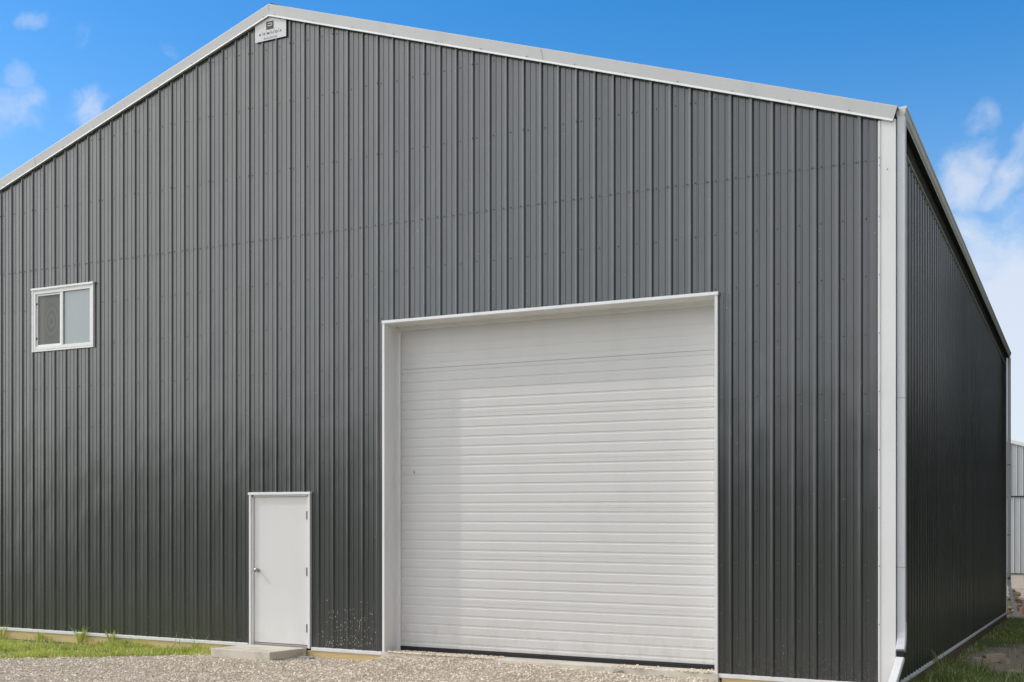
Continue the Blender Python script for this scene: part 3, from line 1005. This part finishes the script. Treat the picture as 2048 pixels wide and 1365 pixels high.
weed(-9.15, -.12, 24, .17, 5, 'small weed close to the left end of the concrete step', .10)
weed(-8.42, -.13, 26, .12, 6, 'dark leafy weed touching the concrete step', .08, 'grass2')
weed(-12.15, -.12, 22, .19, 7, 'sparse weed tuft below the left half of the wall window', .12)
w8 = weed(.16, 2.9, 20, .42, 8, 'pale dry grass stalk arching over the white trim of the shaded side wall', .25, 'grass2')
w8['group'] = 'weeds along the side wall'

# ------------------------------------------------------------------ step, apron
stp = MB()
stp.box(-8.305, -7.355, -.80, -.040, -.125, -.012)
tag(stp.build('concrete_step', M['conc'], None, (-7.83, -.4, -.125), bevel=.008), 'low rectangular concrete step slab in front of the white walk door', 'step')
ap = MB()
ap.box(-6.20, -1.83, -.055, .34, -.30, .0)
tag(ap.build('apron', M['conc'], None, None, bevel=.006), kind='structure')
# broken concrete crumbs left under the step's right edge and on the apron
def rock(name, c, r, seed, mat, label, cat, group=None, sq=(1,1,.75), sub=2, rot=0.):
    import bmesh
    bm = bmesh.new(); bmesh.ops.create_icosphere(bm, subdivisions=sub, radius=1.)
    o3 = Vector((seed*3.1, seed*1.7, seed*.9))
    for v in bm.verts:
        d = v.co.normalized()
        k = 1 + .34*mnoise.noise(d*1.2 + o3) + .16*mnoise.noise(d*3. + o3) + .07*mnoise.noise(d*7.+o3)
        p = d*k
        # chop a few flat facets
        for j in range(4):
            nrm = mnoise.random_unit_vector() if False else Vector((math.sin(seed*2+j*1.9), math.cos(seed*1.3+j*2.3), math.sin(seed+j*1.1))).normalized()
            e = p.dot(nrm) - .72
            if e > 0: p -= nrm*e*.9
        v.co = Vector((p.x*sq[0], p.y*sq[1], p.z*sq[2]))*r
    bm.transform(Matrix.Rotation(rot, 4, 'Z'))
    me = bpy.data.meshes.new(name); bm.to_mesh(me); bm.free(); me.materials.append(mat)
    o = bpy.data.objects.new(name, me); COL.objects.link(o); o.location = W(c)
    return tag(o, label, cat, group)
rock('stone', (-2.98, -.12, -.045), .055, 3, M['conc2'], 'largest loose dark stone lying by the overhead door sill', 'stone', 'loose stones by the overhead door', (1.3,.8,.6))
rock('stone', (-2.45, -.14, -.062), .030, 5, M['conc2'], 'small dark stone right of the largest loose stone', 'stone', 'loose stones by the overhead door', (1.2,.8,.7))
rock('stone', (-7.55, -.62, -.125), .075, 8, M['conc2'], 'grey concrete lump half buried beside the right edge of the step', 'stone', 'concrete lumps beside the step', (2.2,.7,.35))
rock('stone', (-7.25, -.25, -.125), .085, 9, M['conc2'], 'grey concrete lump below the wall board just right of the step', 'stone', 'concrete lumps beside the step', (1.8,1.2,.4))

# ------------------------------------------------------------------ bricks in the side yard
def brick(x, y, rz, tilt, size, label, mat='brick'):
    mb = MB(); a, b, c_ = size
    z = ground_h(x, y)
    cr, sr = math.cos(rz), math.sin(rz)
    vs = []
    for (p, q, r) in [(i, j, k) for k in (0,1) for (i, j) in ((-.5,-.5),(.5,-.5),(.5,.5),(-.5,.5))]:
        p, q, r = p*a, q*b, r*c_ + p*a*tilt
        vs.append((x + p*cr - q*sr, y + p*sr + q*cr, z + r + abs(tilt)*a*.3 - .01))
    mb.add(vs, [(0,3,2,1),(4,5,6,7),(0,1,5,4),(1,2,6,5),(2,3,7,6),(3,0,4,7)])
    return tag(mb.build('brick', M[mat], None, (x, y, z), bevel=.006), label, 'brick', 'loose bricks in the side yard')
brick(.56, 5.35, .35, .12, (.26,.20,.11), 'largest of the three loose bricks in the shaded yard, tilted')
brick(.40, 5.25, -.2, -.05, (.22,.14,.055), 'flat brick piece leaning left of the largest loose brick')
brick(.72, 5.20, 1.1, 0, (.10,.09,.085), 'smallest brick piece at the right of the largest loose brick')
rock('stone', (.88, 4.1, ground_h(.88,4.1)+.01), .085, 12, M['brick'], 'flat pale stone half sunk in the dirt of the side yard', 'stone', None, (1.5,1.,.35))

# rock pile past the back corner
names = [
 (.20,17.70,.00,.13,'pale rounded rock lowest at the foot of the far spout'),
 (.44,17.75,.01,.11,'tan rock at the foot of the pile beside the pink block'),
 (-.02,17.8,.03,.14,'brown rock tucked behind the far spout'),
 (.62,17.85,.03,.16,'large tan rock at the right foot of the rock pile'),
 (.22,17.95,.15,.14,'grey-brown rock above the pink block'),
 (.42,18.0,.17,.13,'flat pale rock in the middle of the pile'),
 (.02,18.0,.20,.14,'dark rock in the middle behind the spout'),
 (.62,18.1,.16,.15,'dark rock on the right flank of the pile'),
 (.24,18.2,.32,.12,'buff rock upper middle of the pile'),
 (.05,18.2,.38,.12,'shadowed rock just under the top slab'),
 (.40,18.3,.28,.12,'rounded rock on the right shoulder of the pile'),
 (.12,18.3,.47,.10,'pale flat slab near the top of the pile'),
 (.03,18.3,.55,.09,'topmost rock of the pile'),
 (-.22,18.2,.20,.22,'large rock at the hidden left side of the pile'),
 (.85,18.2,.08,.20,'rightmost rock of the pile'),
]
fill = random.Random(5)
for i in range(16):
    fx_ = fill.uniform(-.1, .6)
    names.append((fx_, 17.72 + fill.uniform(0,.5), fill.uniform(0, .50 - .55*max(fx_-.1, 0)), fill.uniform(.05,.085), 'small broken rock filling the gaps of the rock pile'))
for i, (x, y, z, r, lb) in enumerate(names):
    rock('rock', (x, y, z-.12), r, 20+i*1.7, M['rock'], lb, 'rock', 'rocks piled beyond the back corner', (1.15,.95,.66), 3, i*.7)
o = brick(.33, 17.42, .5, .25, (.15,.13,.26), 'pinkish square block leaning on the front of the rock pile', 'brick2')
o.name = 'block'; o['category'] = 'block'; del o['group']
for i, (x, y) in enumerate(((.12, 16.95), (.28, 17.15), (.05,16.6))):
    rock('stone', (x, y, ground_h(x,y)+.03), .075+.015*i, 50+i, M['brick'], ('small pale stone nearest the foot of the back corner', 'pale stone between the back corner and the pink block', 'half hidden stone against the back corner board')[i], 'stone', 'small stones at the back corner', (1.2,1,.7))
# narrow gravel strip by the back corner
strip = grid(-.6, 3.5, 16.6, 20, 30, 24, lambda x, y: ground_h(x, y)+.02+.01*nz(x,y,3.))
tag(strip.build('gravel_path', M['lot'], recalc=False, smooth=True), kind='structure')

# ------------------------------------------------------------------ neighbouring building
BY = 40.
nb = empty('storage_building', (-.5, BY, -.1), 'pale grey ribbed steel building far behind, seen past the right back corner', 'building')
bz = .49; nrx = -6.0
def nroof(x): return 7.32 - .30*abs(x - nrx)
mb = MB()
ribbed(mb, -17, 5., -1.2, bz, lambda h: 3.66, (), lambda h, o, z: (h, BY-o, z), amp=.028)
wl = mb.build('wall', M['bwall'], nb, recalc=False)
mb = MB()
ribbed(mb, -17, 5., -1.08, 3.70, lambda h: nroof(h), (), lambda h, o, z: (h, BY-.02-o, z), amp=.028)
mb.build('wall', M['bwall'], nb, recalc=False)
mb = MB(); mb.quad((5,BY,bz),(5,BY+18,bz),(5,BY+18,nroof(5)),(5,BY,nroof(5))); mb.quad((-17,BY,bz),(-17,BY+18,bz),(-17,BY+18,nroof(-17)),(-17,BY,nroof(-17))); mb.quad((-17,BY+18,bz),(5,BY+18,bz),(5,BY+18,nroof(5)),(-17,BY+18,nroof(-17)))
mb.build('wall', M['bwall'], nb, recalc=False)
MB().box(-17, 5.02, BY-.055, BY-.001, 3.655, 3.70).build('belt_trim', M['dark_trim_shade'], nb)
MB().box(-17, 5.02, BY-.035, BY+.01, bz-.035, bz-.001).build('base_trim', M['dark_trim_shade'], nb)
MB().box(-17, 5.0, BY-.005, BY+18, -.6, bz-.036).build('foundation', M['found'], nb)
mb = MB()
for sg in (-1, 1):
    xe = nrx + sg*11.3
    mb.quad((nrx,BY-.1,nroof(nrx)+.12),(xe,BY-.1,nroof(xe)+.12),(xe,BY+18,nroof(xe)+.12),(nrx,BY+18,nroof(nrx)+.12))
mb.build('roof', M['broof'], nb, recalc=False)
mb = MB()
for sg in (-1, 1):
    xe = nrx + sg*11.3
    mb.add([(nrx,BY-.11,nroof(nrx)-.02),(xe,BY-.11,nroof(xe)-.02),(xe,BY-.11,nroof(xe)+.125),(nrx,BY-.11,nroof(nrx)+.125)], [(0,1,2,3)])
mb.build('rake_trim', M['trim'], nb, recalc=False)

# ------------------------------------------------------------------ unseen trees added for the wall reflections (behind the viewer and to the east)
def leaf_mass(spots, name, label, seed, per=420, leaf=.42):
    rr = random.Random(seed); vs, fs = [], []
    for (x, y, h, r) in spots:
        z0 = -lift(x, y)*0
        # trunk
        b = len(vs)
        for k, (zz, rad) in enumerate(((-.5, .22), (h*.55, .12))):
            for i in range(6):
                a = i*math.pi/3; vs.append((x+rad*math.cos(a), y+rad*math.sin(a), zz))
        for i in range(6): fs.append((b+i, b+(i+1)%6, b+6+(i+1)%6, b+6+i))
        for _ in range(per):
            u = rr.uniform(-1,1); a = rr.uniform(0,6.283); q = rr.random()**.45
            s = math.sqrt(1-u*u)
            rad = r*q*(1+.3*mnoise.noise(Vector((math.cos(a)*s*2+x, math.sin(a)*s*2+y, u*2))))
            px, py, pz = x + rad*s*math.cos(a), y + rad*s*math.sin(a), h*.52 + u*h*.48*q
            n1 = Vector((rr.gauss(0,1), rr.gauss(0,1), rr.gauss(0,1))).normalized(); n2 = n1.orthogonal().normalized(); n3 = n1.cross(n2)
            l = leaf*rr.uniform(.6,1.4); b = len(vs)
            for (e, f) in ((-1,-.4),(0,-.8),(1,0),(.2,.8),(-.8,.6)):
                w_ = n2*e*l + n3*f*l; vs.append((px+w_.x, py+w_.y, pz+w_.z))
            fs.append((b,b+1,b+2,b+3,b+4))
    me = bpy.data.meshes.new(name); me.from_pydata(vs, [], fs); me.materials.append(M['leaf'])
    o = bpy.data.objects.new(name, me); COL.objects.link(o)
    return tag(o, label, 'trees', kind='stuff')
rr = random.Random(77)
sp = []
for i in range(60):
    a = -80 + i*2.4
    sp.append((a + rr.uniform(-1,1), -58 - rr.uniform(0,10), rr.uniform(7.5,9.5), rr.uniform(2.2,3.4)))
leaf_mass(sp, 'reflection_trees', 'unseen belt of dark trees added behind the viewer for the wall reflections', 1, 500, .55)
sp = [(rr.uniform(19,25), -30 + i*2.0 + rr.uniform(-1,1), rr.uniform(4.8,6.6), rr.uniform(2.,3.)) for i in range(34)]
sp += [(rr.uniform(5,9), 14 + i*2.1, rr.uniform(10,13.5), rr.uniform(2.6,3.4)) for i in range(22)]
leaf_mass(sp, 'reflection_trees', 'unseen belt of dark trees added to the east for the wall reflections', 2, 650, .55)

# ------------------------------------------------------------------ light
sun_from = Vector((-.80, -.30, .74)).normalized()
sd = bpy.data.lights.new('sun', 'SUN'); sd.energy = .6; sd.angle = R(1.); sd.color = (1.0, .95, .88)
so_ = bpy.data.objects.new('sun', sd); COL.objects.link(so_)
so_.rotation_euler = (-sun_from).to_track_quat('-Z', 'Y').to_euler()
so_.location = (-20, -10, 25)

CX, CY, CZ = 1.8519, -12.3754, 1.5082
TH = .466226; FPX = 2321.5; HOR = 1075.
def pdir(u, v):
    F = Vector((-math.sin(TH), math.cos(TH), 0)); Rr = Vector((math.cos(TH), math.sin(TH), 0))
    return (F + Rr*((u-1024)/FPX) + Vector((0,0,1))*((HOR-v)/FPX)).normalized()
world = bpy.data.worlds.new('World'); scene.world = world; world.use_nodes = True
t = NT(world); 
for n_ in list(t.n): t.n.remove(n_)
out = t.n.new('ShaderNodeOutputWorld'); bg = t.n.new('ShaderNodeBackground'); t.l.new(bg.outputs[0], out.inputs[0])
sky = t.n.new('ShaderNodeTexSky'); sky.sky_type = 'NISHITA'; sky.sun_disc = False
sky.sun_elevation = math.asin(sun_from.z); sky.sun_rotation = math.atan2(sun_from.x, sun_from.y)
sky.air_density = 1.0; sky.dust_density = .6; sky.ozone_density = 2.5
hs = t.new('ShaderNodeHueSaturation', inp={'Saturation': 1.42, 'Value': 1.0, 'Color': sky.outputs[0]})
skyc = hs.outputs[0]
dirv = t.new('ShaderNodeTexCoord').outputs['Generated']
dn_ = t.new('ShaderNodeVectorMath', operation='NORMALIZE', inp={0: dirv}).outputs[0]
warp = t.new('ShaderNodeTexNoise', inp={'Vector': dn_, 'Scale': 18., 'Detail': 4.}).outputs['Color']
CLOUD, HAZE, BACK = 4.5, 4.2, 9.6
wv = t.new('ShaderNodeVectorMath', operation='MULTIPLY_ADD', inp={0: warp, 1: (.05,.05,.05), 2: dn_}).outputs[0]
# cloud banks: (u, v, inner radius deg, outer radius deg, weight)
wv = t.new('ShaderNodeVectorMath', operation='SUBTRACT', inp={0: wv, 1: (.025,.025,.025)}).outputs[0]
wv = t.new('ShaderNodeVectorMath', operation='NORMALIZE', inp={0: wv}).outputs[0]
fb = t.noise(wv, 22., 9, .60)
blobs = [(25, 215, .1, 2.2, .66), (60, 200, .1, 1.4, .55), (190, 205, .1, 1.7, .66), (150, 185, .1, 1.0, .48), (65, 45, .1, 1.1, .58), (5, 40, .1, .9, .45), (40, 155, .1, 1.2, .48), (345, 90, .1, .9, .36), (155, 85, .1, .9, .34),
         (1950, 250, .1, 1.5, .56), (2030, 285, .1, 1.6, .56), (1935, 340, .5, 2.2, .80), (2010, 350, .3, 2.0, .72), (2060, 440, .6, 3.0, .62), (1960, 450, .3, 2.4, .60), (2000, 540, .8, 3.4, .72), (2060, 640, 1.5, 5., .95), (2060, 800, 4., 8., 1.25), (2350, 500, 3., 9., .9)]
acc = None
for (u, v, ri, ro, w) in blobs:
    d = pdir(u, v)
    dp_ = t.new('ShaderNodeVectorMath', operation='DISTANCE', inp={0: wv, 1: tuple(d)}).outputs['Value']
    mr = t.math('SUBTRACT', 1., t.ramp(dp_, R(ri), R(ro)))
    s_ = t.math('MULTIPLY', mr, w)
    acc = s_ if acc is None else t.math('MAXIMUM', acc, s_)
sepd = t.new('ShaderNodeSeparateXYZ', inp={0: dn_})
mask = t.math('ADD', t.math('MULTIPLY', acc, 1.15), t.math('MULTIPLY', t.math('SUBTRACT', fb, .5), 1.7))
mask = t.math('SUBTRACT', mask, .22)
mask = t.math('MULTIPLY', t.ramp(mask, 0., 1.0), t.ramp(acc, 0., .30))
# unseen bright cloud added behind and left of the viewer to light the front
bk = t.new('ShaderNodeVectorMath', operation='DOT_PRODUCT', inp={0: dn_, 1: tuple(Vector((-.46,-.82,.34)).normalized())}).outputs['Value']
fb2 = t.noise(wv, 3.2, 6, .6)
back = t.math('MULTIPLY', t.ramp(bk, .02, .58), t.math('MULTIPLY_ADD', t.ramp(fb2, .20, .75), .5, .5))
lowhaze = t.math('SUBTRACT', 1., t.ramp(sepd.outputs[2], .0, .42))
c_ = t.mix(t.math('MULTIPLY', lowhaze, .50), skyc, (HAZE*.80, HAZE*.92, HAZE*1.10))
c_ = t.mix(t.math('MULTIPLY', mask, .80), c_, (CLOUD*.90, CLOUD*.95, CLOUD*1.06))
c_ = t.mix(t.math('MULTIPLY', back, .9), c_, (BACK, BACK*1.0, BACK*.985))
# unseen bright cloud added on the sun's side for highlights on rib edges
sk = t.new('ShaderNodeVectorMath', operation='DOT_PRODUCT', inp={0: dn_, 1: tuple(Vector((-.92,-.34,.34)).normalized())}).outputs['Value']
c_ = t.mix(t.math('MULTIPLY', t.ramp(sk, .66, .98), .9), c_, (11.5, 11.4, 11.1))
# unseen grey cloud added in the east to dull blue rib reflections
ek = t.new('ShaderNodeVectorMath', operation='DOT_PRODUCT', inp={0: dn_, 1: tuple(Vector((.93,-.16,.30)).normalized())}).outputs['Value']
c_ = t.mix(t.math('MULTIPLY', t.ramp(ek, .30, .72), .88), c_, (1.9, 1.95, 2.0))
# unseen bright cloud added in the north-east for lines on the side ribs
nk = t.new('ShaderNodeVectorMath', operation='DOT_PRODUCT', inp={0: dn_, 1: tuple(Vector((.80,.56,.20)).normalized())}).outputs['Value']
c_ = t.mix(t.math('MULTIPLY', t.ramp(nk, .80, .96), .9), c_, (6., 6.1, 6.2))
t.l.new(c_, bg.inputs[0]); bg.inputs[1].default_value = .10

# ------------------------------------------------------------------ camera
cd = bpy.data.cameras.new('camera'); cam = bpy.data.objects.new('camera', cd); COL.objects.link(cam)
cam.location = (CX, CY, CZ); cam.rotation_euler = (R(90), 0, TH)
cd.sensor_fit = 'HORIZONTAL'; cd.sensor_width = 36.; cd.lens = FPX/2048*36
cd.shift_x = 0.; cd.shift_y = (HOR - 682.5)/2048
cd.clip_start = .1; cd.clip_end = 5000
scene.camera = cam

scene.view_settings.view_transform = 'Standard'
scene.view_settings.look = 'None'
scene.view_settings.exposure = .95
scene.view_settings.gamma = 1.
scene.cycles.use_denoising = True
scene.cycles.max_bounces = 6
